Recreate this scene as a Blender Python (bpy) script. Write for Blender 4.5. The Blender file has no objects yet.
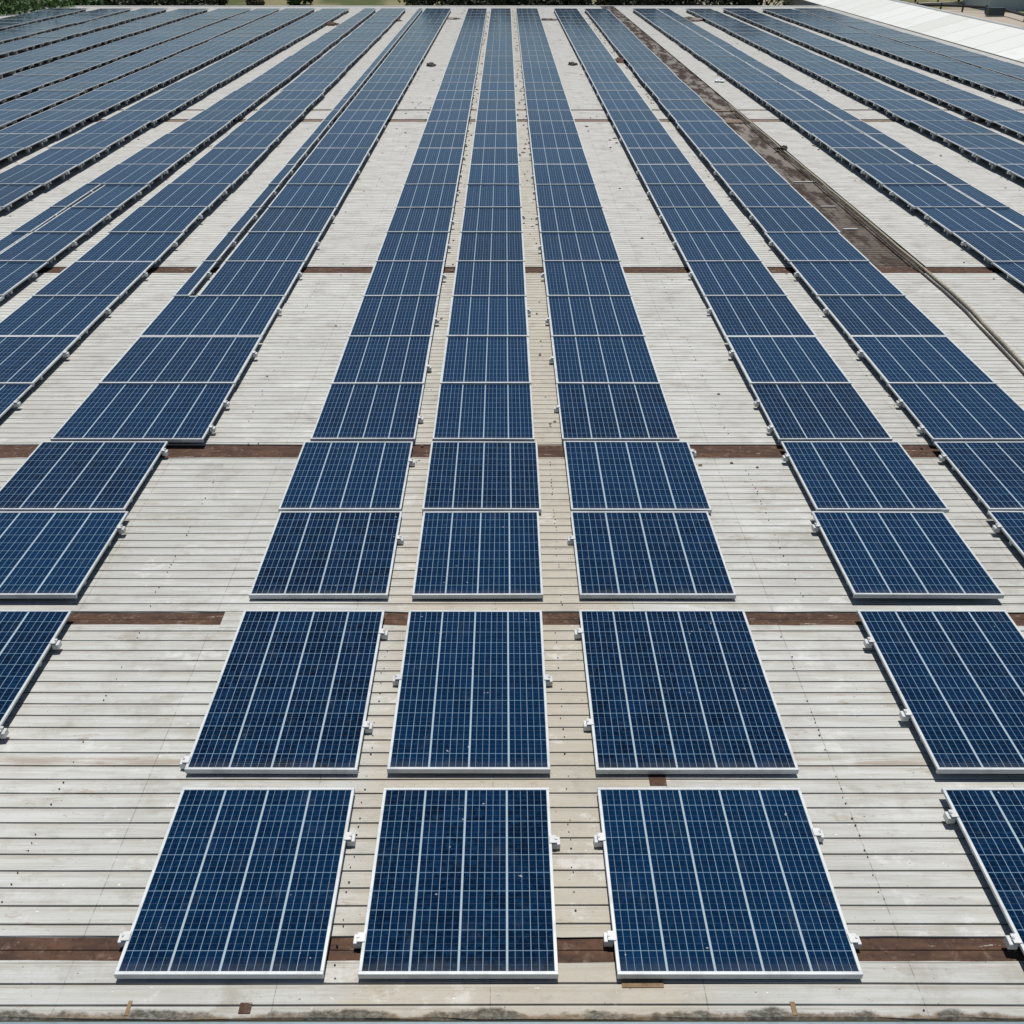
import bpy, bmesh, math, random
from mathutils import Vector, Matrix, noise
R = math.radians
rnd = random.Random(7)
S = bpy.context.scene

# ------------------------------------------------------------------ camera, sky, sun, exposure
FOC = 950.0                      # focal length in pixels of the 1024 px frame
PX, VY = 504.0, 597.0            # principal column; horizon this far above the middle row
H = 4.5                          # camera height above the roof
TH = math.atan(VY / FOC); CT, ST = math.cos(TH), math.sin(TH)
cd = bpy.data.cameras.new('camera'); cam = bpy.data.objects.new('camera', cd); S.collection.objects.link(cam)
cam.location = (0, 0, H); cam.rotation_euler = (R(90) - TH, 0, 0)
cd.sensor_width = 36; cd.sensor_fit = 'HORIZONTAL'; cd.lens = 36 * FOC / 1024
cd.shift_x = (512 - PX) / 1024
cd.clip_start = .05; cd.clip_end = 3000
S.camera = cam
SUN_EL, SUN_AZ = R(79), R(6)   # azimuth clockwise from +y (away from the camera)
w = bpy.data.worlds.new("World"); S.world = w; w.use_nodes = True
nt = w.node_tree; bg = nt.nodes['Background']
sky = nt.nodes.new('ShaderNodeTexSky'); sky.sky_type = 'NISHITA'; sky.sun_disc = False
sky.sun_elevation = SUN_EL; sky.sun_rotation = SUN_AZ; sky.air_density = 1.0; sky.dust_density = .1; sky.ozone_density = 1.4
nt.links.new(sky.outputs[0], bg.inputs[0]); bg.inputs[1].default_value = .055
sl = bpy.data.lights.new('sun', 'SUN'); sl.energy = 4.1; sl.angle = R(.5); sl.color = (1, .965, .91)
so = bpy.data.objects.new('sun', sl); S.collection.objects.link(so)
sd = Vector((math.sin(SUN_AZ) * math.cos(SUN_EL), math.cos(SUN_AZ) * math.cos(SUN_EL), math.sin(SUN_EL)))
so.rotation_euler = sd.to_track_quat('Z', 'Y').to_euler(); so.location = (0, 0, 30)
S.view_settings.view_transform = 'Standard'; S.view_settings.look = 'None'
S.view_settings.exposure = 0.12; S.view_settings.gamma = 1

def at(x, y, z=0.0):
    """where the sight line through photo pixel (x, y) meets height z"""
    u, v = x - PX, y - 512.0
    d = Vector((u, FOC * CT - v * ST, -FOC * ST - v * CT))
    t = (z - H) / d.z
    return Vector((0, 0, H)) + d * t
def dep(y, z=0.0): return at(504, y, z).y
KX = H / CT                      # metres of x per unit of (x-504)/(y+85) on the roof plane

# ------------------------------------------------------------------ materials
def mat(name, col, rough=.6, metal=0.0, spec=.5):
    m = bpy.data.materials.new(name); m.use_nodes = True
    b = m.node_tree.nodes['Principled BSDF']
    b.inputs['Base Color'].default_value = (*col, 1); b.inputs['Roughness'].default_value = rough
    b.inputs['Metallic'].default_value = metal; b.inputs['Specular IOR Level'].default_value = spec
    return m
class NT:
    def __init__(s, m): s.t = m.node_tree; s.b = s.t.nodes['Principled BSDF']
    def n(s, kind, **kw):
        o = s.t.nodes.new(kind)
        for k, v in kw.items():
            if isinstance(k, str) and hasattr(o, k): setattr(o, k, v)
        return o
    def l(s, a, b): s.t.links.new(a, b)
    def val(s, inp, v):
        if hasattr(v, 'is_output'): s.l(v, inp)
        else: inp.default_value = v
    def m(s, op, a, b=0.0, c=0.0):
        o = s.n('ShaderNodeMath', operation=op)
        s.val(o.inputs[0], a); s.val(o.inputs[1], b); s.val(o.inputs[2], c); return o.outputs[0]
    def mix(s, f, a, b, bt='MIX'):
        o = s.n('ShaderNodeMix'); o.data_type = 'RGBA'; o.blend_type = bt
        s.val(o.inputs[0], f); s.val(o.inputs[6], a if hasattr(a, 'is_output') else (*a, 1)); s.val(o.inputs[7], b if hasattr(b, 'is_output') else (*b, 1))
        return o.outputs[2]
    def noise(s, vec, scale, detail=4, rough=.55):
        o = s.n('ShaderNodeTexNoise'); s.l(vec, o.inputs['Vector']); o.inputs['Scale'].default_value = scale
        o.inputs['Detail'].default_value = detail; o.inputs['Roughness'].default_value = rough; return o.outputs[0]
    def stretch(s, vec, sc, off=(0, 0, 0)):
        o = s.n('ShaderNodeMapping'); s.l(vec, o.inputs[0]); o.inputs['Scale'].default_value = sc; o.inputs['Location'].default_value = off; return o.outputs[0]
    def ramp(s, v, a, b, ya=0.0, yb=1.0):
        o = s.n('ShaderNodeMapRange'); o.interpolation_type = 'SMOOTHSTEP'
        s.val(o.inputs[0], v); o.inputs[1].default_value = a; o.inputs[2].default_value = b
        o.inputs[3].default_value = ya; o.inputs[4].default_value = yb; return o.outputs[0]
    def bump(s, h, st, dist=.01):
        o = s.n('ShaderNodeBump'); o.inputs['Strength'].default_value = st; o.inputs['Distance'].default_value = dist
        s.l(h, o.inputs['Height']); s.l(o.outputs[0], s.b.inputs['Normal'])

PITCH = .11
def roof_material():
    m = mat('weathered_roof_sheet', (.5, .5, .47), .85, 0, .25); t = NT(m)
    g = t.n('ShaderNodeNewGeometry').outputs['Position']
    sp = t.n('ShaderNodeSeparateXYZ'); t.l(g, sp.inputs[0]); x, y = sp.outputs[0], sp.outputs[1]
    plank = t.m('FLOOR', t.m('DIVIDE', y, PITCH))
    gv0 = t.m('FRACT', t.m('DIVIDE', y, PITCH))
    wn = t.n('ShaderNodeTexWhiteNoise', noise_dimensions='2D')
    cv = t.n('ShaderNodeCombineXYZ'); t.l(plank, cv.inputs[0]); t.l(t.m('FLOOR', t.m('DIVIDE', t.m('ADD', x, 40.35), 1.06)), cv.inputs[1])
    t.l(cv.outputs[0], wn.inputs['Vector'])
    streak = t.noise(t.stretch(g, (1.6, 22, 1)), 1.0, 6, .6)
    fine = t.noise(t.stretch(g, (14, 24, 1)), 2.0, 6, .75)
    big = t.noise(g, .35, 4, .6)
    blot = t.noise(g, 3.2, 6, .65)
    # pale grey paint, browner where the sheets between the middle columns are worn
    tan = t.ramp(t.m('ADD', t.m('ABSOLUTE', t.m('ADD', x, -.05)), t.m('MULTIPLY', blot, .5)), .95, 1.3, 1, 0)
    nearf = t.ramp(y, 4.5, 30, 1, .35)
    tan = t.m('MULTIPLY', t.m('MULTIPLY', tan, nearf), t.ramp(fine, .25, .7, .55, 1))
    c = t.mix(t.ramp(big, .3, .7), (.525, .53, .505), (.41, .415, .395))
    far_pale = t.ramp(t.m('ADD', y, t.m('MULTIPLY', big, 8)), 9, 26)  # base colour gets patchily paler towards the far end
    c = t.mix(far_pale, c, (.56, .56, .54))
    c = t.mix(t.m('MULTIPLY', t.ramp(streak, .38, .66), .45), c, (.31, .295, .25))
    st2 = t.noise(t.stretch(g, (.8, 60, 1), (7, 2, 0)), 1.3, 7, .7)
    c = t.mix(t.m('MULTIPLY', t.ramp(st2, .5, .68), .35), c, (.24, .225, .19))
    c = t.mix(t.m('MULTIPLY', t.ramp(st2, .28, .42, 1, 0), .25), c, (.60, .60, .57))
    c = t.mix(t.m('MULTIPLY', t.ramp(wn.outputs[0], 0, 1), .13), c, (.36, .35, .32))
    c = t.mix(t.m('MULTIPLY', tan, .75), c, (.40, .35, .265))
    c = t.mix(t.m('MULTIPLY', t.ramp(blot, .52, .72), .5), c, (.30, .275, .23))
    c = t.mix(t.m('MULTIPLY', t.ramp(fine, .57, .75), .6), c, (.20, .185, .16))
    spk = t.noise(t.stretch(g, (7, 12, 1), (5, 3, 0)), 3, 3, .6)
    c = t.mix(t.m('MULTIPLY', t.ramp(spk, .69, .73), .7), c, (.78, .78, .76))
    spk2 = t.noise(t.stretch(g, (14, 26, 1), (1, 9, 0)), 2.2, 2, .6)
    c = t.mix(t.m('MULTIPLY', t.ramp(spk2, .70, .74), .8), c, (.06, .055, .05))
    cl = t.noise(t.stretch(g, (1.2, 1.7, 1), (11, 5, 2)), 1.5, 9, .75)
    c = t.mix(t.m('MULTIPLY', t.ramp(cl, .52, .64), .45), c, (.27, .255, .22))
    c = t.mix(t.m('MULTIPLY', t.ramp(cl, .36, .44, 1, 0), .4), c, (.66, .66, .645))
    ed_ = t.m('MULTIPLY', t.ramp(gv0, .55, 1.0), t.ramp(st2, .42, .58))
    c = t.mix(t.m('MULTIPLY', ed_, .55), c, (.25, .215, .165))
    rst = t.noise(t.stretch(g, (2.4, 7, 1), (21, 5, 2)), 1.2, 8, .75)
    c = t.mix(t.m('MULTIPLY', t.ramp(rst, .60, .68), .5), c, (.26, .19, .13))
    # grime along the eave and one stained lap line
    eave = dep(1019)
    gr = t.ramp(t.m('ADD', y, t.m('MULTIPLY', t.m('SUBTRACT', blot, .5), .16)), eave + .018, eave + .042, 1, 0)
    c = t.mix(t.m('MULTIPLY', gr, t.ramp(fine, .3, .6, .55, .95)), c, t.mix(t.ramp(blot, .4, .6), (.05, .045, .032), (.17, .11, .06)))
    lap = dep(762)
    lb = t.m('MULTIPLY', t.ramp(t.m('ABSOLUTE', t.m('SUBTRACT', y, lap)), .02, .05, 1, 0), t.ramp(t.m('ABSOLUTE', x), 1.2, 1.5))
    c = t.mix(t.m('MULTIPLY', lb, t.ramp(streak, .35, .6, 0, .6)), c, (.27, .21, .15))
    # side laps of the sheets every 1.06 m
    fr = t.m('FRACT', t.m('DIVIDE', t.m('ADD', x, 40.35), 1.06))
    c = t.mix(t.m('MULTIPLY', t.ramp(fr, .0, .008, 1, 0), t.ramp(streak, .42, .52, .15, .85)), c, (.16, .15, .13))
    # each groove is darker, less so in the far rows
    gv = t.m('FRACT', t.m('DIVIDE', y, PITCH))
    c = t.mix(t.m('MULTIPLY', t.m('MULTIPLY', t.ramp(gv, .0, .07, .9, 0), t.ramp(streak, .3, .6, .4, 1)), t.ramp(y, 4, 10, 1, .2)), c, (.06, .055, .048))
    c = t.mix(t.m('MULTIPLY', t.ramp(gv, .86, .99, 0, .4), t.ramp(st2, .35, .6)), c, (.62, .61, .57))  # pale highlight painted along the rib edge just before each groove
    t.l(c, t.b.inputs['Base Color']); t.bump(t.m('ADD', fine, blot), .35, .006)
    return m
M = {}
M['roof'] = roof_material()

def rust_material(name, a, b, c3, flake=None):
    m = mat(name, a, .9, 0, .2); t = NT(m); g = t.n('ShaderNodeNewGeometry').outputs['Position']
    n1 = t.noise(t.stretch(g, (2, 9, 1)), 1.6, 6, .65); n2 = t.noise(g, 14, 5, .7)
    c = t.mix(t.ramp(n1, .35, .65), a, b); c = t.mix(t.ramp(n2, .52, .7, 0, .75), c, c3)
    n3 = t.noise(t.stretch(g, (1.3, 7, 1), (3, 8, 1)), 3.1, 7, .75); n4 = t.noise(g, 38, 4, .7)
    if flake: c = t.mix(t.ramp(n3, .62, .66, 0, .85), c, flake)
    c = t.mix(t.ramp(n4, .5, .7, 0, .5), c, tuple(k * .45 for k in b))
    t.l(c, t.b.inputs['Base Color']); t.bump(n2, .4, .01); return m
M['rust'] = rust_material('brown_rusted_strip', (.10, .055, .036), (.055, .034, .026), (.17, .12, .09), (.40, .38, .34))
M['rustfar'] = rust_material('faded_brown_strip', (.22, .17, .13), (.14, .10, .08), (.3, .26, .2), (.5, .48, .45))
M['old'] = lane = rust_material('old_dark_sheet', (.075, .05, .038), (.035, .029, .026), (.19, .16, .135), (.30, .28, .25))

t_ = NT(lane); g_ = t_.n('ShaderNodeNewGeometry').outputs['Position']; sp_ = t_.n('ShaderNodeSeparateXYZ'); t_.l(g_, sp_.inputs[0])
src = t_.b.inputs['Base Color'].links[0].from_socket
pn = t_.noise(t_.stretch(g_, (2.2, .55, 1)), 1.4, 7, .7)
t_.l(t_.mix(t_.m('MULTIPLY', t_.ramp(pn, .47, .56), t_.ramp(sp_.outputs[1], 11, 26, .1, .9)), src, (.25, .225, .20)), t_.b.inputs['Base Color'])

def cell_material():
    m = mat('blue_solar_cells', (.01, .03, .1), .16, 0, .5); t = NT(m)
    uv = t.n('ShaderNodeUVMap'); uv.uv_map = 'UVMap'
    sp = t.n('ShaderNodeSeparateXYZ'); t.l(uv.outputs[0], sp.inputs[0]); u, v = sp.outputs[0], sp.outputs[1]
    oi0 = t.n('ShaderNodeObjectInfo').outputs['Random']
    hw = t.n('ShaderNodeTexWhiteNoise', noise_dimensions='1D'); t.l(t.m('ADD', t.m('FLOOR', t.m('DIVIDE', u, 8)), t.m('MULTIPLY', oi0, 97)), hw.inputs['W'])
    oi = hw.outputs[0]
    g = t.n('ShaderNodeNewGeometry').outputs['Position']
    def line(val, n, half):        # 1 on a line at every 1/n, half width in units of val
        f = t.m('FRACT', t.m('ADD', t.m('MULTIPLY', val, n), .5))
        return t.m('LESS_THAN', t.m('ABSOLUTE', t.m('SUBTRACT', f, .5)), half * n)
    bold = line(u, 1, .024)
    fine = line(u, 6, .0062)
    half = line(u, 2, .0065)
    horiz = line(v, 1, .020)
    horiz2 = line(v, 3, .010)
    wn = t.n('ShaderNodeTexWhiteNoise', noise_dimensions='3D')
    cv = t.n('ShaderNodeCombineXYZ')
    t.l(t.m('FLOOR', t.m('MULTIPLY', u, 2)), cv.inputs[0]); t.l(t.m('FLOOR', v), cv.inputs[1]); t.l(oi, cv.inputs[2])
    t.l(cv.outputs[0], wn.inputs['Vector'])
    vor = t.n('ShaderNodeTexVoronoi'); t.l(g, vor.inputs['Vector']); vor.inputs['Scale'].default_value = 48
    vs = t.n('ShaderNodeSeparateXYZ'); t.l(vor.outputs['Color'], vs.inputs[0])
    big = t.noise(g, 2.2, 3, .5)
    c = t.mix(wn.outputs[0], (.0005, .0038, .014), (.0015, .0120, .041))
    c = t.mix(t.m('MULTIPLY', t.ramp(vs.outputs[0], .3, 1), .8), c, (.003, .023, .064))
    c = t.mix(t.ramp(big, .3, .7, 0, .4), c, (.0007, .005, .018))
    c = t.mix(t.m('MULTIPLY', oi, .6), c, (.0022, .024, .070))
    c = t.mix(t.m('MULTIPLY', horiz2, .10), c, (.30, .36, .44))
    c = t.mix(t.m('MULTIPLY', fine, .5), c, (.27, .37, .45))
    c = t.mix(t.m('MULTIPLY', half, .45), c, (.33, .42, .50))
    c = t.mix(t.m('MULTIPLY', horiz, .5), c, (.22, .34, .44))
    c = t.mix(t.m('MULTIPLY', bold, .9), c, (.33, .41, .46))
    dust = t.noise(t.stretch(g, (5, 3, 1)), 1.5, 6, .7)
    c = t.mix(t.ramp(dust, .55, .8, 0.0, .06), c, (.30, .30, .28))
    low = t.ramp(t.m('ADD', v, t.m('MULTIPLY', dust, 1.2)), .55, 1.3, .08, 0)
    c = t.mix(low, c, (.33, .32, .29))
    dn = t.noise(g, 26, 2, .5)
    c = t.mix(t.ramp(dn, .76, .80, 0, .55), c, (.5, .52, .53))
    t.l(c, t.b.inputs['Base Color'])
    t.l(t.ramp(dust, .3, .8, .10, .2), t.b.inputs['Roughness'])
    t.b.inputs['IOR'].default_value = 1.36
    t.b.inputs['Specular Tint'].default_value = (.40, .82, 1.0, 1)
    return m
M['cell'] = cell_material()
def alu(name, col, rough):
    m = mat(name, col, rough, .12, .5); t = NT(m); g = t.n('ShaderNodeNewGeometry').outputs['Position']
    n1 = t.noise(g, 9, 5, .6)
    t.l(t.mix(t.ramp(n1, .42, .72, 0, .55), col, tuple(k * .62 for k in col)), t.b.inputs['Base Color']); return m
M['alu'] = alu('silver_aluminium_frame', (.54, .57, .575), .45)
M['clamp'] = alu('bright_clamp_metal', (.60, .61, .60), .42)
M['bolt'] = mat('bolt_steel', (.5, .5, .5), .4, .8)
M['back'] = mat('shade_dark_back_and_rail', (.018, .019, .022), .8)  # back sheets darkened to stand in for shade under panels; also guard rail colour
M['dark'] = mat('dark_screw_rubber', (.03, .027, .025), .8)
M['gutter'] = alu('blue_grey_gutter', (.17, .23, .26), .5)
M['white'] = None

# ------------------------------------------------------------------ helpers
def link(o): S.collection.objects.link(o); return o
def tag(o, label=None, cat=None, group=None, kind=None):
    if label: o['label'] = label
    if cat: o['category'] = cat
    if group: o['group'] = group
    if kind: o['kind'] = kind
    return o
def empty(name, loc=(0, 0, 0), rot=(0, 0, 0)):
    o = bpy.data.objects.new(name, None); o.location = loc; o.rotation_euler = rot; o.empty_display_size = .2
    return link(o)
class MB:
    def __init__(s): s.v = []; s.f = []; s.mi = []; s.uv = {}
    def quad(s, pts, mi=0, uv=None):
        i = len(s.v); s.v += [tuple(p) for p in pts]
        if uv: s.uv[len(s.f)] = uv
        s.f.append(tuple(range(i, i + len(pts)))); s.mi.append(mi)
    def box(s, x0, x1, y0, y1, z0, z1, mi=0, top=None, bot=None, topuv=None):
        p = [(x0, y0, z0), (x1, y0, z0), (x1, y1, z0), (x0, y1, z0), (x0, y0, z1), (x1, y0, z1), (x1, y1, z1), (x0, y1, z1)]
        i = len(s.v); s.v += p
        for k, q in enumerate([(3, 2, 1, 0), (4, 5, 6, 7), (0, 1, 5, 4), (1, 2, 6, 5), (2, 3, 7, 6), (3, 0, 4, 7)]):
            if k == 1 and topuv: s.uv[len(s.f)] = topuv
            s.f.append(tuple(i + j for j in q)); s.mi.append(top if (k == 1 and top is not None) else bot if (k == 0 and bot is not None) else mi)
    def tube(s, pts, r, n=8, mi=0):
        pts = [Vector(p) for p in pts]; rings = []
        for k, p in enumerate(pts):
            d = (pts[min(k + 1, len(pts) - 1)] - pts[max(k - 1, 0)]).normalized()
            a = d.cross(Vector((0, 0, 1)))
            if a.length < 1e-3: a = Vector((1, 0, 0))
            a.normalize(); b = d.cross(a); rr = r[k] if isinstance(r, (list, tuple)) else r
            i = len(s.v); s.v += [tuple(p + (a * math.cos(2 * math.pi * j / n) + b * math.sin(2 * math.pi * j / n)) * rr) for j in range(n)]
            rings.append(i)
        for k in range(len(rings) - 1):
            for j in range(n):
                s.f.append((rings[k] + j, rings[k] + (j + 1) % n, rings[k + 1] + (j + 1) % n, rings[k + 1] + j)); s.mi.append(mi)
        s.f.append(tuple(rings[0] + j for j in reversed(range(n)))); s.mi.append(mi)
        s.f.append(tuple(rings[-1] + j for j in range(n))); s.mi.append(mi)
    def mesh(s, name, mats, bevel=0, smooth=False):
        me = bpy.data.meshes.new(name); me.from_pydata(s.v, [], s.f)
        for m in mats: me.materials.append(m)
        me.polygons.foreach_set('material_index', s.mi)
        if s.uv:
            ul = me.uv_layers.new(name='UVMap')
            for fi, q in s.uv.items():
                for li, c in zip(me.polygons[fi].loop_indices, q): ul.data[li].uv = c
        if smooth: me.polygons.foreach_set('use_smooth', [True] * len(s.f))
        me.update()
        if bevel:
            bm = bmesh.new(); bm.from_mesh(me)
            bmesh.ops.bevel(bm, geom=bm.edges[:], offset=bevel, segments=1, affect='EDGES', clamp_overlap=True)
            bm.to_mesh(me); bm.free()
        return me
    def build(s, name, mats, parent=None, bevel=0, smooth=False):
        if not isinstance(mats, (list, tuple)): mats = [mats]
        o = link(bpy.data.objects.new(name, s.mesh(name, mats, bevel, smooth)))
        if parent: o.parent = parent
        return o

# ------------------------------------------------------------------ ground
GZ = -7.0
def ground_material():
    m = mat('dry_grass_ground', (.2, .18, .1), .95, 0, .1); t = NT(m); g = t.n('ShaderNodeNewGeometry').outputs['Position']
    n1 = t.noise(t.stretch(g, (1, .35, 1)), .09, 6, .6); n2 = t.noise(g, 1.3, 6, .7); n3 = t.noise(t.stretch(g, (1, .5, 1), (30, 4, 0)), .05, 4, .55)
    c = t.mix(t.ramp(n1, .42, .58), (.075, .09, .035), (.20, .18, .10))
    c = t.mix(t.ramp(n3, .55, .63), c, (.28, .25, .19)); c = t.mix(t.ramp(n2, .5, .75, 0, .6), c, (.07, .07, .035))
    t.l(c, t.b.inputs['Base Color']); t.bump(n2, .6, .1); return m
mb = MB(); mb.quad([(-900, -60, GZ), (900, -60, GZ), (900, 2200, GZ), (-900, 2200, GZ)])
tag(mb.build('ground', ground_material()), kind='structure')

# ------------------------------------------------------------------ the big roof
NEAR, FAR = dep(1019), 4.5 * FOC / CT / CT / 91.5 - H * math.tan(TH)
XL, XR = -4.97 * KX, 3.50 * KX
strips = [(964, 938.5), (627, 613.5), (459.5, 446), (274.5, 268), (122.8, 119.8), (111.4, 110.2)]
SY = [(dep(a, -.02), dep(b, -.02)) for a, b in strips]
wh = empty('warehouse', (0, NEAR, GZ)); off = Vector((0, -NEAR, -GZ))
tag(wh, 'large low warehouse under a pale ribbed sheet roof that carries the solar panels', 'building')
RUTX0, RUTX1, RUTY0 = 1.05 * KX, 1.2 * KX, dep(272)
def ribbed(name, x0, x1, y0, y1, material, z0=0.0, thick=.014, sag=.004, nx=None, label=None):
    prof = []                       # (y, z)
    k0 = math.floor(y0 / PITCH)
    prof.append((y0, z0))
    k = k0 + 1
    while k * PITCH < y1:
        yy = k * PITCH; gd = .012 if yy < 5 else .009 if yy < 7 else .005
        if yy - .010 > y0 and yy + .014 < y1:
            prof += [(yy - .003, z0 - .001), (yy, z0 - gd), (yy + .004, z0 - gd), (yy + .007, z0 + .0015)]
        k += 1
    prof.append((y1, z0))
    nx = nx or max(2, int((x1 - x0) / (.21 if y0 < 7 else 1.06)))
    xs = [x0 + (x1 - x0) * i / nx for i in range(nx + 1)]
    mb = MB(); n = len(prof)
    for X in xs:
        for (Y, Z) in prof:
            dz = sag * noise.noise(Vector((X * .9, Y * .8, z0))) ; dy = .006 * noise.noise(Vector((X * .35, Y * .25, 3))); de = (.016 * noise.noise(Vector((X * 1.1, Y, 7))) + .010 * noise.noise(Vector((X * 4.1, Y, 9)))) if y0 < 12 else 0
            mb.v.append((X, Y + (dy if y0 + .03 < Y < y1 - .03 else de) + off.y, Z + dz + off.z))
    for i in range(nx):
        for j in range(n - 1):
            mb.f.append((i * n + j, (i + 1) * n + j, (i + 1) * n + j + 1, i * n + j + 1)); mb.mi.append(0)
    # cut edges at front and back drop down
    for (Y, s) in ((y0, 1), (y1, -1)):
        jj = 0 if s == 1 else n - 1
        base = len(mb.v)
        for X in xs: mb.v.append((X, Y + off.y, z0 - thick + off.z))
        for i in range(nx):
            q = (i * n + jj, base + i, base + i + 1, (i + 1) * n + jj)
            mb.f.append(q if s == 1 else q[::-1]); mb.mi.append(0)
    o = mb.build(name, material, wh)
    if label: o['label'] = label
    return o
edges = [NEAR] + [e for s in SY for e in s] + [FAR]
bands = [(edges[i], edges[i + 1]) for i in range(0, len(edges), 2)]
for (a, b) in bands:
    if b <= RUTY0 + .1: ribbed('roof_sheet', XL, XR, a, b, M['roof'])
    else:
        ribbed('roof_sheet', XL, RUTX0, a, b, M['roof']); ribbed('roof_sheet', RUTX1, XR, a, b, M['roof'])
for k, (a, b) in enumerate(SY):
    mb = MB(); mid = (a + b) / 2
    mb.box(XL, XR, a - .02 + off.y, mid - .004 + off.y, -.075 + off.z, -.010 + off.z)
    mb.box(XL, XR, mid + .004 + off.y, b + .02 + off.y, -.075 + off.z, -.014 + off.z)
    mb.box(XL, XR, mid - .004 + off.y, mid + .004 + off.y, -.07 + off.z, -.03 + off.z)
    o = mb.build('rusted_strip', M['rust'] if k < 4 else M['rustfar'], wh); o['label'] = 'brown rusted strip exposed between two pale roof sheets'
# dark stripped lane right of the third column
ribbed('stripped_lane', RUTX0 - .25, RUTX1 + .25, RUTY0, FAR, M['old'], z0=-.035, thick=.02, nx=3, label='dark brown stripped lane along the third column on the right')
def local(name, m, mb, bevel=0, label=None):
    mb.v = [(x, y + off.y, z + off.z) for x, y, z in mb.v]
    o = mb.build(name, m, wh, bevel)
    if label: o['label'] = label
    return o
# pale laths still crossing the lane
for yy, xa, xb in ((228, 1.085, 1.13), (205.5, 1.09, 1.14), (181, 1.09, 1.185)):
    d = dep(yy); mb = MB(); mb.box(xa * KX, xb * KX, d - .02, d + .02, -.035, -.008)
    local('lath', M['roof'], mb, .003)
# pale covers over the rusted strip, small brown bare patches, tan patch
def strip_cover(x0, x1, ya, yb, m, z=.006, label=None, name='patch'):
    a, b = at(x0, ya), at(x1, yb); xa = (x0 - PX) / (ya + 85) * KX; xb = (x1 - PX) / (ya + 85) * KX
    mb = MB(); mb.box(xa, xb, a.y, b.y, -.03, z); local(name, m, mb, .002, label)
strip_cover(219, 243, 628, 612, M['roof'])
strip_cover(650, 667, 786, 775, M['rust'], label='small bare brown patch under the front row')
M['tan'] = rust_material('tan_patch', (.27, .19, .11), (.19, .13, .08), (.1, .07, .05))
strip_cover(622, 664, 988, 978, M['tan'], label='tan patch at the front edge')
strip_cover(1004 - 880, 1004 - 876, 1016, 1001, M['tan']); 
strip_cover(238, 250, 1014, 1003, M['rust']); strip_cover(793, 798, 1016, 1002, M['tan'])
# screws along the purlins
SC = []
def screws(X, ya, yb):
    y0, y1 = dep(ya), dep(yb); k = math.ceil(y0 / PITCH)
    while k * PITCH < y1:
        for dd in (.030, -.022):
            if rnd.random() < (.42 if ya > 462 else .25):
                SC.append((X * KX + rnd.gauss(0, .006), k * PITCH + dd + rnd.uniform(-.012, .012), rnd.uniform(.003, .0065)))
        k += 1
for X, ya, yb in ((-.508, 930, 628), (-.512, 611, 462), (-.505, 440, 280), (.385, 930, 628), (.437, 611, 462), (.43, 440, 280), (.072, 936, 628), (-.16, 990, 640),
                  (.384, 1010, 966), (-.52, 1010, 966), (.084, 611, 462), (.452, 262, 130), (-.47, 262, 130)):
    screws(X, ya, yb)
SC.sort(key=lambda q: q[1] + abs(q[0]) * .1 - q[2] * 60)
mb = MB()
for k, (x, y, r) in enumerate(SC):
    t = mb if k >= 100 else MB()
    p = Vector((x + off.x, y + off.y, off.z)) if k >= 100 else Vector((0, 0, 0))
    t.tube([p + Vector((0, 0, -.004)), p + Vector((rnd.uniform(-.002, .002), rnd.uniform(-.003, .003), .006)), p + Vector((0, 0, .009))], [r, r, r * .5], 6)
    if k < 100: t.build('screw', M['dark'], wh).location = (x, y + off.y, off.z)
tag(mb.build('screws', M['dark'], wh), kind='stuff')
# gutter along the front edge, walls, verge
mb = MB(); mb.box(XL, XR, NEAR - .34, NEAR - .004, -.05, -.012); mb.box(XL, XR, NEAR - .36, NEAR - .343, -.14, .0)
local('gutter', M['gutter'], mb, .004, 'blue grey metal gutter along the front edge')
M['wall'] = mat('plain_render_wall', (.45, .44, .41), .9)
mb = MB()
mb.box(XL + .1, XR - .1, NEAR + .1, NEAR + .3, GZ, -.08); mb.box(XL + .1, XR - .1, FAR - .3, FAR - .1, GZ, -.08)
mb.box(XL + .1, XL + .3, NEAR + .3, FAR - .3, GZ, -.08); mb.box(XR - .3, XR - .1, NEAR + .3, FAR - .3, GZ, -.08)
local('wall', M['wall'], mb)
mb = MB(); mb.box(XL - .12, XR, FAR, FAR + .16, -.12, .035); mb.box(XL - .12, XL, NEAR, FAR, -.12, .035)
local('verge_flashing', M['clamp'], mb, .004)

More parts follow.
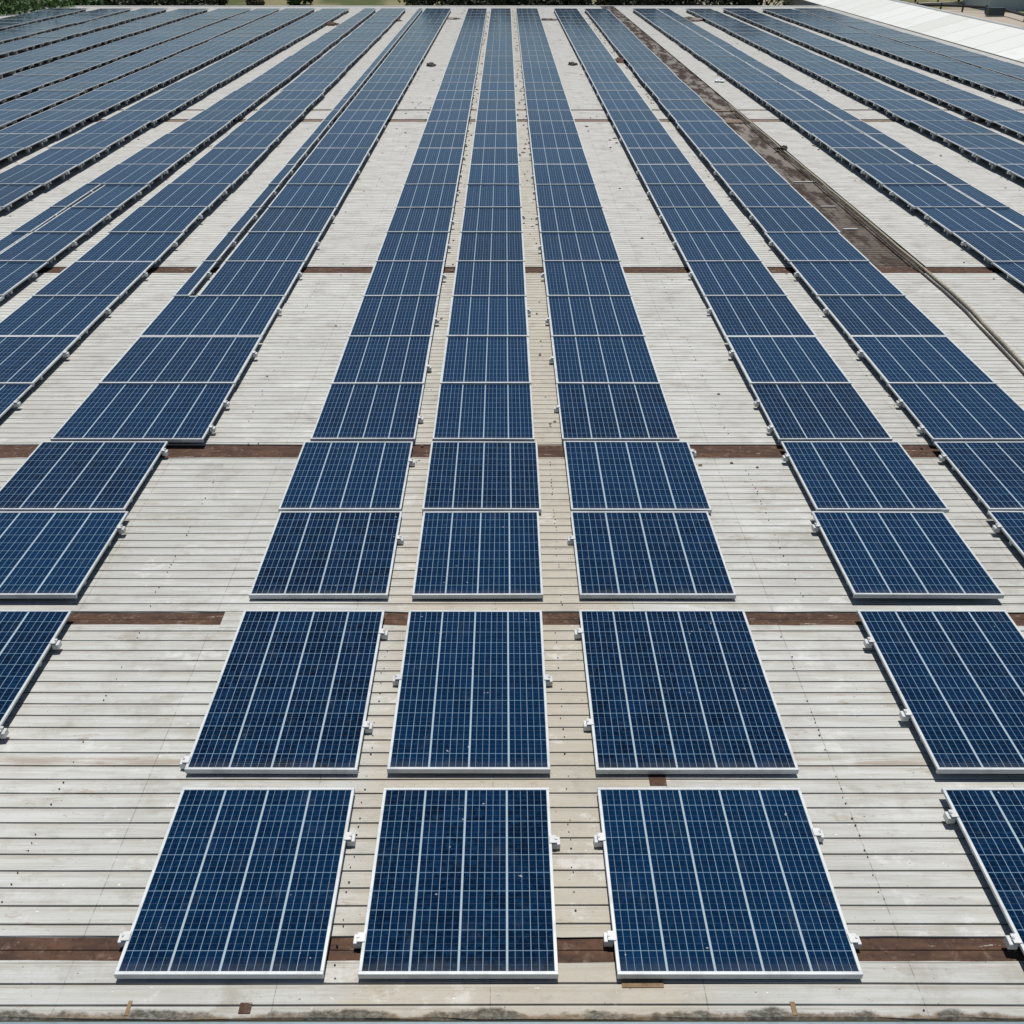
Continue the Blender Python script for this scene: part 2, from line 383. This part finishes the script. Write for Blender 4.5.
# ------------------------------------------------------------------ solar panels
FW, FT = .026, .033              # frame width and depth
_cache = {}
def panel_meshes(w, d, g, zt, detail):
    key = (round(w, 2), round(d, 2), g, round(zt, 3), detail)
    if key in _cache: return _cache[key]
    nr = max(6, round(d / .122)); x, y = w / 2, d / 2; FW = .018 if detail else .026
    f = MB(); z0, z1 = zt - FT, zt
    f.box(-x, x, -y, -y + FW, z0 - (.005 if detail else 0), z1); f.box(-x, x, y - FW, y, z0, z1)
    f.box(-x, -x + FW, -y + FW, y - FW, z1 - .02, z1 - .0006); f.box(x - FW, x, -y + FW, y - FW, z1 - .02, z1 - .0006)
    c = MB(); c.box(-x + FW, x - FW, -y + FW, y - FW, zt - .012, zt - .005, mi=1, top=0, bot=1, topuv=[(0.03, .03), (g - .03, .03), (g - .03, nr - .03), (.03, nr - .03)])
    r = MB(); rz = z0 - .002; rp = -.03
    r.box(-x - rp, x + rp, -.02, .02, max(.008, rz - .045), rz)
    for fx in (-x + .12, x - .12): r.box(fx - .03, fx + .03, -.035, .035, -.005, max(.008, rz - .045))
    k = MB(); zc = zt - .004
    k.box(-.048, -.0008, -.027, .027, z0 - .02, zc - .006); k.box(-.03, .014, -.027, .027, zt + .001, zt + .006)
    b = MB(); b.tube([(-.024, 0, zc - .008), (-.024, 0, zt + .012)], .008, 6)
    out = (f.mesh('frame', [M['alu']], .0018 if detail else 0), c.mesh('cell_glass', [M['cell'], M['back']]),
           r.mesh('rail', [M['alu']]), k.mesh('clamp', [M['clamp']], .002 if detail else 0), b.mesh('bolt', [M['bolt']]))
    _cache[key] = out
    return out
# rows: (photo y of the front edge, of the back edge)
bnd = [439, 383.2, 336, 295.6, 261, 232, 207, 184, 164.3, 148, 133.8, 121, 110, 99.8, 90.5, 82.3]
q = 1 / (82.3 + 85)
while True:
    q += 278e-6
    if 1 / q < 92.6: break
    bnd.append(1 / q - 85)
rows = [(975, 787), (770, 609.5), (595, 511), (509.5, 441)] + [(bnd[i], bnd[i + 1]) for i in range(len(bnd) - 1)]
def ztop(r, n=0):
    if r == 4 or r == 5: n = min(n, 3)
    if n >= 2 and (n >= 3 or r < 6): return ztop(r) + (.028 if r < 6 else .015)
    return (.062, .062, .060, .062)[r] if r < 4 else min(.155, .062 + .013 * (r - 4))
# columns: key -> side, number, [(X left near, far), (X right near, far)], groups, first row
cols = [
 ('c', 0, (-.137, -.141), (.058, .074), 4, 0), ('l', 1, (-.370, -.385), (-.170, -.178), 4, 0), ('r', 1, (.111, .125), (.335, .358), 4, 0),
 ('l', 2, (-.802, -.838), (-.575, -.565), 4, 4), ('r', 2, (.525, .53), (.742, .78), 4, 0), ('r', 3, (.818, .86), (1.052, 1.10), 4, 2),
 ('l', 3, (-1.235, -1.31), (-1.005, -1.045), 4, 4), ('l', 4, (-1.565, -1.50), (-1.31, -1.36), 4, 4), ('l', 5, (-1.96, -1.95), (-1.73, -1.66), 4, 5),
 ('l', 6, (-2.34, -2.34), (-2.07, -2.02), 4, 6), ('l', 7, (-2.65, -2.65), (-2.39, -2.39), 4, 7), ('l', 8, (-3.08, -3.06), (-2.74, -2.70), 4, 7),
 ('l', 9, (-3.5, -3.48), (-3.18, -3.16), 4, 8), ('l', 10, (-3.9, -3.88), (-3.65, -3.6), 4, 8), ('l', 11, (-4.36, -4.33), (-4.03, -3.98), 4, 8), ('l', 12, (-4.9, -4.86), (-4.52, -4.45), 4, 8),
 ('r', 4, (1.415, 1.375), (1.655, 1.625), 4, 4), ('r', 5, (1.985, 1.945), (2.28, 2.22), 4, 4), ('r', 6, (2.39, 2.34), (2.63, 2.62), 4, 5),
 ('r', 7, (2.87, 2.76), (3.17, 3.08), 4, 6), ('r', 8, (3.21, 3.11), (3.47, 3.40), 4, 6),
 ('ln', 2, (-.866, -.912), (-.824, -.864), 1, 4), ('rn', 4, (1.659, 1.629), (1.73, 1.76), 1, 4),
]
over = {  # (row, side, number) -> (left, right, groups) where the near rows differ
 (0, 'c', 0): (-.138, .0515, 4), (1, 'c', 0): (-.137, .0545, 4), (2, 'c', 0): (-.1355, .058, 4), (3, 'c', 0): (-.138, .063, 4),
 (0, 'l', 1): (-.3685, -.171, 4), (1, 'l', 1): (-.374, -.172, 4), (2, 'l', 1): (-.376, -.171, 4), (3, 'l', 1): (-.380, -.173, 4),
 (0, 'r', 1): (.107, .3395, 5), (1, 'r', 1): (.108, .3455, 5), (2, 'r', 1): (.1115, .342, 4), (3, 'r', 1): (.113, .350, 4),
 (0, 'r', 2): (.502, .715, 4), (1, 'r', 2): (.508, .722, 4), (2, 'r', 2): (.5155, .737, 4), (3, 'r', 2): (.526, .750, 4),
 (3, 'r', 3): (.817, 1.05, 4), (2, 'r', 3): (.811, 1.04, 4),
 (3, 'l', 2): (-.878, -.639, 4), (2, 'l', 2): (-.872, -.630, 4), (1, 'l', 2): (-.862, -.622, 4)}
cols_extra = [('l', 2, 1), ('l', 2, 2), ('l', 2, 3)]
def xat(pr, ym):
    s = (1 / (ym + 85) - 1 / 520) / (1 / 100 - 1 / 520)
    return pr[0] + (pr[1] - pr[0]) * max(0, min(1.08, s))
specs = []
for (sd_, num, lf, rt, g, r0) in cols:
    for r, (yf, yb) in enumerate(rows):
        key = (r, sd_, num)
        if r < r0 and key not in over: continue
        if r < 4 and key not in over: continue
        ym = (yf + yb) / 2; zt = ztop(r, num)
        if key in over: a, b, gg = over[key]
        else: a, b, gg = xat(lf, ym), xat(rt, ym), g
        if sd_ == 'l' and num == 4 and 4 <= r <= 10: pass
        if num == 2 and sd_ == 'ln' and 4 <= r <= 6: continue
        if num == 2 and sd_ == 'l' and 4 <= r <= 6: a, gg = xat((-.866, -.90), ym), 5
        k = KX * (H - zt) / H
        y0, y1 = dep(yf, zt), dep(yb, zt); gap = .003
        x0, x1 = a * k, b * k
        # photo position of the panel; leave out what the frame never shows
        xs = [504 + a * (yf + 85), 504 + b * (yf + 85), 504 + a * (yb + 85), 504 + b * (yb + 85)]
        if max(xs) < -6 or min(xs) > 1030: continue
        vis = max(1, min(1024, max(xs)) - max(0, min(xs))) * (yf - yb)
        if sd_ == 'l' and num == 4 and r <= 10:      # narrow + main in the nearer rows
            specs.append((vis * .25, r, 'ln', 4, x0, x0 + .32, y0 + gap, y1 - gap, 1, zt)); x0 += .36; vis *= .75; gg = 3
        specs.append((vis, r, sd_, num, x0, x1, y0 + gap, y1 - gap, gg, zt))
specs.sort(key=lambda s: -s[0])
ORD = 'zeroth first second third fourth fifth sixth seventh eighth ninth tenth eleventh twelfth thirteenth fourteenth fifteenth sixteenth seventeenth eighteenth nineteenth twentieth'.split()
TENS = {2: 'twenty', 3: 'thirty'}
def ordw(n):
    if n <= 20: return ORD[n]
    return 'thirtieth' if n == 30 else TENS[n // 10] + '-' + ORD[n % 10]
def label(r, s, num, g):
    side = 'left' if s[0] == 'l' else 'right'
    col = 'centre column' if s == 'c' else f'{ordw(num)} column {side} of centre'
    if s in ('ln', 'rn'): return f'narrow one-strip solar panel beside the {ordw(num)} column {side} of centre, {ordw(r + 1)} row'
    if r == 0: return f'large solar panel in the front row nearest the gutter, {col}'
    if r == 1: return f'tall solar panel in the second row from the front, {col}'
    return f'blue solar panel in the {ordw(r + 1)} row from the front, {col}'
n_ind = 0; far = MB()
ALL = [M['alu'], M['cell'], M['back'], M['clamp']]
for i, (vis, r, s, num, x0, x1, y0, y1, g, zt) in enumerate(specs):
    if r > 6 and num > 2:
        jx = rnd.gauss(0, .012); x0 += jx; x1 += jx; zt += rnd.choice((0, 0, .008, -.008))
    cx, cy, w, d = (x0 + x1) / 2, (y0 + y1) / 2, x1 - x0, y1 - y0
    rx, ry, rz = R(rnd.gauss(0, .18)), R(rnd.gauss(0, .15)), R(rnd.gauss(0, .06))
    if n_ind < 300:
        n_ind += 1
        fm, cm, rm, km, bm_ = panel_meshes(w, d, g, zt, r < 5)
        root = empty('solar_panel', (cx, cy, 0), (rx, ry, rz))
        tag(root, label(r, s, num, g), 'solar panel', 'blue solar panels in rows on the ribbed roof')
        for nm, me in (('frame', fm), ('cell_glass', cm)):
            o = link(bpy.data.objects.new(nm, me)); o.parent = root
        k_ = (r, s[0], num)
        near = {(0, 'l', 1): ((.69, 1), (.17, -1)), (0, 'c', 0): ((.69, 1), (.17, -1)), (0, 'r', 1): ((.70, -1), (.17, -1), (.72, 1), (.16, 1)), (0, 'r', 2): ((.83, -1), (.17, -1)),
                (1, 'l', 1): ((.84, 1), (.25, 1), (.05, -1)), (1, 'c', 0): ((.53, -1), (.53, 1)), (1, 'r', 1): ((.84, -1), (.26, -1)), (1, 'r', 2): ((.78, -1), (.31, -1)), (1, 'l', 2): ((.76, 1), (.22, 1)),
                (2, 'l', 1): ((.66, 1),), (2, 'c', 0): (), (2, 'r', 1): ((.66, -1),), (2, 'r', 2): ((.82, -1),), (2, 'l', 2): ((.8, 1),), (2, 'r', 3): ((.8, -1),),
                (3, 'l', 1): ((.7, 1),), (3, 'c', 0): (), (3, 'r', 1): ((.85, 1),), (3, 'r', 2): ((.76, -1),), (3, 'l', 2): ((.85, 1),), (3, 'r', 3): ((.78, -1),)}
        inner = 1 if s[0] == 'l' else -1
        if r < 4: cl_ = near[k_]
        elif s == 'c': cl_ = ((.64, 1),) if r % 3 == 0 else ()
        elif r == 4: cl_ = ((.65, inner), (.2, inner))
        else: cl_ = ((.64, inner),) if rnd.random() < .92 else ()
        if s[0] in 'lr' and num == 1 and 4 <= r: cl_ = ((rnd.uniform(.3, .7), 1),) if s == 'l' else ((rnd.uniform(.4, .7), -1),)
        for q_ in (.2, .66):
            o = link(bpy.data.objects.new('rail', rm)); o.parent = root; o.location = (0, -d / 2 + q_ * d, 0)
        for q_, sx in cl_:
            c = link(bpy.data.objects.new('clamp', km)); c.parent = root
            c.location = (sx * w / 2, -d / 2 + q_ * d + rnd.uniform(-.012, .012), 0); c.rotation_euler = (0, 0, R(rnd.uniform(-3, 3)) + (0 if sx < 0 else math.pi))
            if r < 5:
                b_ = link(bpy.data.objects.new('bolt', bm_)); b_.parent = c
    else:
        x, y = w / 2, d / 2; nr = round(d / .122)
        t = MB()
        t.box(-x, x, -y, -y + FW, zt - FT, zt, 0); t.box(-x, x, y - FW, y, zt - FT, zt, 0)
        t.box(-x, -x + FW, -y + FW, y - FW, zt - FT, zt - .0006, 0); t.box(x - FW, x, -y + FW, y - FW, zt - FT, zt - .0006, 0)
        ou = 8 * (i % 400)
        t.box(-x + FW, x - FW, -y + FW, y - FW, zt - .012, zt - .005, mi=2, top=1, bot=2, topuv=[(ou + .03, .03), (ou + g - .03, .03), (ou + g - .03, nr - .03), (ou + .03, nr - .03)])
        for q_ in (.2, .8): t.box(-x + .02, x - .02, -y + d * q_ - .02, -y + d * q_ + .02, .01, zt - FT - .002, 0)
        mt = Matrix.Translation((cx, cy, 0)) @ Matrix.Rotation(rz, 4, 'Z') @ Matrix.Rotation(ry, 4, 'Y') @ Matrix.Rotation(rx, 4, 'X')
        n0, nf = len(far.v), len(far.f)
        far.v += [tuple(mt @ Vector(p)) for p in t.v]; far.f += [tuple(n0 + j for j in f) for f in t.f]; far.mi += t.mi
        for k_, v_ in t.uv.items(): far.uv[nf + k_] = v_
o = far.build('solar_panels', ALL)
tag(o, 'dense far field of small blue solar panels covering the back and sides of the roof', 'solar panels', kind='stuff')
print('panels', len(specs), 'individual', n_ind)

# ------------------------------------------------------------------ cables along the lane
def cable(pts, r, m, z=.02):
    P = []
    for i in range(len(pts) - 1):
        a, b = Vector(pts[i]), Vector(pts[i + 1]); n = max(2, int((b - a).length / .5))
        for k in range(n):
            p = a.lerp(b, k / n); P.append((p.x + .012 * noise.noise(p * .9), p.y, p.z + .012 * noise.noise(p * 1.7 + Vector((4, 0, 0))) ))
    P.append(pts[-1]); mb = MB(); mb.tube(P, r, 8); return mb.build('conduit', m, None, smooth=True)
M['cab1'] = rust_material('pale_dirty_conduit', (.36, .33, .26), (.28, .25, .19), (.12, .10, .08))
M['cab2'] = rust_material('dark_conduit', (.12, .105, .085), (.09, .08, .07), (.2, .18, .14))
def cx_(y): return 504 + (1.188 - .036 * max(0, (y - 300) / 71)) * (y + 85)
pp = [(cx_(y), y) for y in (380, 360, 335, 311, 290, 268, 238, 211, 182, 152, 121, 104)]
o = cable([at(x, y, .03) for x, y in pp], .019, M['cab1']); tag(o, 'pale dirty conduit running beside the dark stripped lane on the right', 'conduit')
o = cable([at(x - 6 * (y + 85) / 400, y + 1, .022) for x, y in pp], .014, M['cab2']); tag(o, 'thin dark conduit lying against the pale conduit on the right', 'conduit')
# bent metal scrap hanging over the lane
mb = MB(); p = at(783, 147, .05)
for k in range(5):
    a = Vector((p.x + rnd.uniform(-.12, .12), p.y + rnd.uniform(-.2, .2), .03)); b = a + Vector((rnd.uniform(-.16, .16), rnd.uniform(-.3, .3), rnd.uniform(.02, .06)))
    mb.tube([a, (a + b) / 2 + Vector((0, 0, .03)), b], .022, 6)
tag(mb.build('metal_scrap', M['cab2'], smooth=True), 'dark tangle of bent metal scrap lying over the stripped lane', 'scrap')

# ------------------------------------------------------------------ small rubbish lumps on the far roof
def lump(x, y, s, m, lab, nm='debris_pile'):
    p = at(x, y, 0); bm = bmesh.new(); bmesh.ops.create_icosphere(bm, subdivisions=3, radius=1)
    sd0 = rnd.uniform(0, 90)
    for v in bm.verts:
        n = noise.noise(v.co * 1.7 + Vector((sd0, 0, 0))) * .5 + noise.noise(v.co * 4.5 + Vector((sd0, 3, 0))) * .3
        v.co = v.co * (1 + n); v.co.x *= s[0]; v.co.y *= s[1]; v.co.z = max(-.02, v.co.z * s[2])
    me = bpy.data.meshes.new(nm); bm.to_mesh(me); bm.free(); me.materials.append(m)
    o = link(bpy.data.objects.new(nm, me)); o.location = (p.x, p.y, 0); tag(o, lab, 'debris', 'rubbish lumps on the far roof')
lump(347, 65.5, (.17, .2, .10), M['dark'], 'dark rubbish lump on bare roof in the second gap left of centre')
lump(431, 66, (.17, .2, .10), M['dark'], 'dark rubbish lump on bare roof between the first and second columns left of centre')
lump(573, 65, (.17, .2, .10), M['dark'], 'dark rubbish lump on bare roof between the first and second columns right of centre')
lump(330, 25, (.45, .5, .12), M['rust'], 'brown rubbish heap on the far roof left of the second column')
lump(393, 21, (.4, .5, .12), M['rust'], 'brown rubbish heap in the far gap near the treeline, left of centre')
lump(625, 61, (.55, .6, .08), M['rust'], 'reddish brown heap in the narrow gap between second and third columns right')
lump(720, 82, (.2, .22, .1), M['clamp'], 'small pale lump on the bare roof right of the stripped lane')
lump(693, 20, (.8, .8, .12), M['old'], 'dark flat heap on the far roof between fourth and fifth columns right')
lump(448, 19, (.7, .35, .06), M['old'], 'flat dark heap in the far gap just left of the first left column')
lump(546, 20, (.6, .35, .06), M['old'], 'flat dark heap in the far gap just right of the first right column')
# loose grit in the gaps
mb = MB()
for k in range(1300):
    c = rnd.choice([(-.155, .010), (.092, .012), (-.155, .010), (.092, .012), (.80, .02), (-1.28, .02), (-.60, .01), (-1.66, .04), (-2.04, .02), (-2.37, .02), (-2.7, .03), (-3.12, .03), (1.9, .1), (2.33, .03), (2.72, .05), (.45, .1), (-.47, .1), (.80, .02), (.80, .02), (-2.04, .02), (-2.37, .02), (-2.7, .03), (-3.12, .03), (-3.55, .03), (1.345, .03), (1.9, .03), (2.31, .03)])
    qq = 1 / rnd.uniform(1 / 560, 1 / 96)
    x = (c[0] + rnd.uniform(-c[1], c[1])) * KX; y = dep(qq - 85); r = rnd.uniform(.008, .03) * (1.6 if qq < 250 else .8)
    a = rnd.uniform(0, 6); zz = r * .5
    P = [(x + r * math.cos(a + j * 1.57) * rnd.uniform(.6, 1.5), y + r * math.sin(a + j * 1.57) * rnd.uniform(.6, 1.3), .006) for j in range(4)]
    T = (x, y, zz + .008); i = len(mb.v); mb.v += P + [T]
    for j in range(4): mb.f.append((i + j, i + (j + 1) % 4, i + 4)); mb.mi.append(0 if k % 3 else 1)
tag(mb.build('roof_grit', [M['rustfar'], M['rust']]), 'scattered brown grit and crumbs in the gaps between panel columns', 'grit', kind='stuff')

# ------------------------------------------------------------------ white pitched roof at the right
def white_material():
    m = mat('white_membrane', (.74, .75, .73), .6); t = NT(m); g = t.n('ShaderNodeNewGeometry').outputs['Position']
    sp = t.n('ShaderNodeSeparateXYZ'); t.l(g, sp.inputs[0]); y = sp.outputs[1]
    wn = t.n('ShaderNodeTexWhiteNoise', noise_dimensions='1D'); t.l(t.m('FLOOR', t.m('DIVIDE', y, 1.9)), wn.inputs['W'])
    c = t.mix(t.m('MULTIPLY', wn.outputs[0], .8), (.66, .67, .65), (.52, .52, .46))
    fr = t.m('FRACT', t.m('DIVIDE', y, 1.9)); c = t.mix(t.ramp(fr, 0, .06, .8, 0), c, (.35, .29, .22))
    n1 = t.noise(t.stretch(g, (3, 1, 1)), .6, 5, .6); c = t.mix(t.ramp(n1, .5, .75, 0, .5), c, (.56, .55, .49))
    t.l(c, t.b.inputs['Base Color']); return m
M['white'] = white_material()
wx0 = XR + .05; rise, run = .62, 2.2
wb = empty('annex_building', (wx0, 20, GZ)); tag(wb, 'long annex with a pitched white sheeted roof along the right edge', 'building')
mb = MB(); Y0, Y1 = 14.0, FAR + 10
N = 40
for k in range(N):
    a, b = Y0 + (Y1 - Y0) * k / N, Y0 + (Y1 - Y0) * (k + 1) / N
    for (xa, za, xb, zb) in ((0, 0.02, run * .5, rise * .52), (run * .5, rise * .52, run, rise), (run, rise, run * 2, .02)):
        mb.quad([(xa, a - 20, za - GZ), (xb, a - 20, zb - GZ), (xb, b - 20, zb - GZ), (xa, b - 20, za - GZ)])
mb.quad([(0, Y0 - 20, -GZ), (run * 2, Y0 - 20, -GZ), (run, Y0 - 20, rise - GZ)]); mb.quad([(run * 2, Y1 - 20, -GZ), (0, Y1 - 20, -GZ), (run, Y1 - 20, rise - GZ)])
mb.build('roof', M['white'], wb)
mb = MB(); mb.box(.1, run * 2 - .1, Y0 - 19.9, Y1 - 20.1, 0, -GZ - .02); mb.build('wall', M['wall'], wb)
# cream upstand between the two roofs
mb = MB(); mb.tube([(run, Y0 - 20, rise - GZ + .01), (run, Y1 - 20, rise - GZ + .01)], .05, 8); mb.build('ridge_cap', M['clamp'], wb)

# ------------------------------------------------------------------ trees behind the far edge
def leaf_material(name, a, b):
    m = mat(name, a, .6, 0, .3); t = NT(m); g = t.n('ShaderNodeNewGeometry').outputs['Position']
    n1 = t.noise(g, .9, 4, .6); n2 = t.noise(g, 7, 2, .5)
    c = t.mix(t.ramp(n1, .35, .65), a, b); c = t.mix(t.ramp(n2, .45, .7, 0, .5), c, tuple(k * 1.5 for k in b)); t.l(c, t.b.inputs['Base Color']); return m
M['bark'] = mat('bark', (.11, .08, .055), .9)
M['leafd'] = leaf_material('dark_leaves', (.016, .026, .011), (.032, .044, .018))
M['leafg'] = leaf_material('green_leaves', (.025, .058, .013), (.055, .115, .025))
M['leafb'] = leaf_material('brownish_leaves', (.05, .045, .022), (.10, .085, .035))
def tree(x, y, hgt, rad, lm, lab, n=2600, leaf=.16, nm='tree', cat='tree', group='trees behind the far roof edge'):
    root = empty(nm, (x, y, GZ)); tag(root, lab, cat, group)
    cz = hgt - rad * .8
    mb = MB(); top = Vector((rnd.uniform(-.3, .3), rnd.uniform(-.3, .3), cz))
    mb.tube([(0, 0, -.1), (rnd.uniform(-.1, .1), 0, cz * .4), tuple(top)], [.055 * hgt / 2, .04 * hgt / 2, .02 * hgt / 2], 9)
    cl = []
    for k in range(16):
        a = rnd.uniform(0, 6.283); e = rnd.uniform(-.45, 1.3); rr = rad * rnd.uniform(.45, .8)
        c = Vector((rr * math.cos(a) * math.cos(e), rr * math.sin(a) * math.cos(e), cz + rr * math.sin(e) * .85))
        cl.append((c, rad * rnd.uniform(.28, .46)))
        if k < 9: s = Vector((0, 0, cz * rnd.uniform(.45, .9))); mb.tube([s, s.lerp(c, .5) + Vector((0, 0, .15)), c], [.05 * hgt / 5, .03 * hgt / 5, .01], 6)
    mb.build('trunk', M['bark'], root, smooth=True)
    f = MB()
    for k in range(n):
        c, r = rnd.choice(cl); d = Vector((rnd.gauss(0, 1), rnd.gauss(0, 1), rnd.gauss(0, 1))).normalized()
        p = c + d * r * rnd.uniform(.45, 1.12) ** .6
        u = Vector((rnd.gauss(0, 1), rnd.gauss(0, 1), rnd.gauss(0, 1))).normalized(); v = u.cross(d)
        if v.length < .01: continue
        v.normalize(); s = leaf * rnd.uniform(.5, 1.3)
        f.quad([p - u * s, p - v * s * .5 + d * s * .1, p + u * s, p + v * s * .5])
    f.build('crown', lm, root); return root
# px -> world x just behind the roof
def bx(px, Y): return (px - PX) / (FOC / CT) * Y * 1.02
desc = ['rounded', 'ragged', 'broad', 'lopsided', 'thin-topped', 'spreading', 'low', 'dense']
spots = [(-8, 58, 8.1, 'leafg', 'bright green leafy tree at the far left corner of the frame'), (22, 61, 8.2, 'leafg', 'green leafy tree, second from the left corner behind the roof'),
         (55, 64, 8.15, 'leafg', 'green leafy tree behind the white spot at the roof corner'), (88, 67, 8.0, 'leafd', 'dark green tree behind the roof, right of the bright green trees'),
         (116, 72, 8.0, 'leafd', 'dark tree behind the roof, third from the right of the left group'), (146, 73, 7.9, 'leafb', 'brownish tree behind the roof among the dark left trees'),
         (176, 72, 7.9, 'leafd', 'dark tree behind the roof ending the left group beside dry grass'),
         (442, 70, 8.6, 'leafd', 'dark tree behind the roof, leftmost of the central dark row'), (470, 72, 8.9, 'leafd', 'dark tree behind the first left panel column'),
         (503, 70, 8.7, 'leafd', 'dark tree straight behind the centre panel column'), (537, 72, 9.0, 'leafd', 'dark tree behind the first right panel column'),
         (570, 70, 8.8, 'leafd', 'dark tree behind the second right panel column'), (603, 72, 8.9, 'leafd', 'dark tree behind the third right panel column'),
         (636, 70, 8.8, 'leafd', 'dark tree behind the far end of the stripped lane'), (668, 72, 8.9, 'leafd', 'dark tree behind the fourth right panel column'),
         (701, 70, 8.8, 'leafd', 'dark tree behind the fifth right panel column'), (733, 72, 9.0, 'leafd', 'dark tree behind the sixth right panel column'),
         (765, 71, 9.2, 'leafd', 'dark tree behind the seventh right panel column'), (800, 76, 9.3, 'leafd', 'dark tree at the top corner where the white roof begins'),
         (830, 80, 9.3, 'leafd', 'dark tree just left of the white roof peak')]
for px, Y, hg, lm, lab in spots:
    tree(bx(px, Y), Y, hg + rnd.uniform(-.1, .2), 2.7, M[lm], lab, 3600 if lm == 'leafg' else 2600, .15)
# low bushes in the grass beyond, left of middle
for k, (px, yy, hg, lm, lab) in enumerate([(215, 1, 2.6, 'leafd', 'low dark bush in the dry grass beyond the roof'), (300, 0, 2.4, 'leafg', 'small green bush in the dry grass beyond the roof'),
        (418, 3, 4.2, 'leafd', 'dark bush at the left foot of the dark tree row'), (255, 3, 1.8, 'leafb', 'brown bush standing in the pale dry grass')]):
    p = at(px, yy + 5, GZ); tree(p.x, p.y, hg, hg * .75, M[lm], lab, 900, .35, 'bush', 'bush', 'bushes in the field beyond the roof')
# far thicket top right
for px, lab in ((893, 'leftmost far brownish tree above the white roof'), (915, 'second far brownish tree above the white roof'), (937, 'middle far brownish tree above the white roof'), (958, 'far brownish tree above the guard rail post'), (978, 'far brownish tree just left of the pale shed')):
    p = at(px, 4, GZ); tree(p.x, p.y, 5.5, 3.4, M['leafb'] if px % 2 else M['leafd'], lab, 1300, .4, 'tree', 'tree', 'far brownish trees at the upper right')

# ------------------------------------------------------------------ upper right: wall, guard rail, dark box, pale shed
M['conc'] = mat('pale_concrete', (.5, .47, .42), .9)
a, b = at(905, 7.5, GZ), at(990, 4.5, GZ)
mb = MB(); d = (b - a).normalized(); nrm = Vector((-d.y, d.x, 0)) * .15
for A, B in ((a, b),):
    P = [A - nrm, B - nrm, B + nrm, A + nrm]; up = Vector((0, 0, .55))
    i = len(mb.v); mb.v += [tuple(p) for p in P] + [tuple(p + up) for p in P]
    for f in [(3, 2, 1, 0), (4, 5, 6, 7), (0, 1, 5, 4), (1, 2, 6, 5), (2, 3, 7, 6), (3, 0, 4, 7)]: mb.f.append(tuple(i + j for j in f)); mb.mi.append(0)
tag(mb.build('boundary_wall', M['conc'], bevel=.02), 'long pale concrete boundary wall below the far brown trees', 'wall')
# road strip between
mb = MB(); P = [at(880, 11, GZ), at(1060, 31, GZ), at(1060, 16, GZ), at(880, 6, GZ)]
mb.quad([(p.x, p.y, GZ + .004) for p in P])
rm_ = mat('dusty_track', (.36, .31, .25), .95); tag(mb.build('track', rm_), kind='structure')
gr_ = empty('guard_rail', tuple(at(960, 12, GZ))); tag(gr_, 'dark guard rail on posts beside the dusty track', 'guard rail')
o0 = gr_.location.copy(); pts = [at(x, y, GZ) for x, y in ((916, 10.5), (940, 11.2), (962, 12), (985, 13.5), (1003, 16), (1024, 22), (1045, 27))]
mb = MB(); mb.tube([tuple(p - o0 + Vector((0, 0, .75))) for p in pts], .17, 8); mb.build('rail', M['back'], gr_)
for p in pts[::1]:
    mb = MB(); q_ = p - o0; mb.box(q_.x - .09, q_.x + .09, q_.y - .09, q_.y + .09, 0, 1.05); mb.build('post', M['dark'], gr_)
p = at(994, 16.5, GZ); M['teal'] = mat('dark_teal_paint', (.03, .055, .065), .5)
bxo = empty('utility_cabinet', tuple(p)); tag(bxo, 'dark teal utility cabinet at the end of the straight guard rail', 'cabinet')
mb = MB(); mb.box(-1.1, 1.1, -.45, .45, .15, 1.0); mb.build('body', M['teal'], bxo, .03)
mb = MB(); mb.box(-1.16, 1.16, -.5, .5, 1.003, 1.07); mb.build('lid', M['teal'], bxo, .02)
mb = MB(); mb.box(-1.0, 1.0, -.4, .4, 0, .147); mb.build('plinth', M['conc'], bxo)
p = at(988, 11, GZ); M['shed'] = mat('pale_teal_cladding', (.38, .47, .47), .6)
sh = empty('shed', tuple(p)); tag(sh, 'pale grey-green clad shed cut by the top right corner', 'shed')
mb = MB(); mb.box(0, 14, 0, 9, 0, 2.6); mb.build('wall', M['shed'], sh)
mb = MB()
for k in range(28): mb.box(k * .5 + .05, k * .5 + .12, -.03, -.002, .05, 2.55)
mb.build('cladding_ribs', M['shed'], sh)
mb = MB(); mb.quad([(-.3, -.4, 2.62), (14.3, -.4, 2.62), (14.3, 4.5, 3.6), (-.3, 4.5, 3.6)]); mb.quad([(-.3, 4.5, 3.6), (14.3, 4.5, 3.6), (14.3, 9.4, 2.62), (-.3, 9.4, 2.62)])
mb.build('roof', M['conc'], sh)
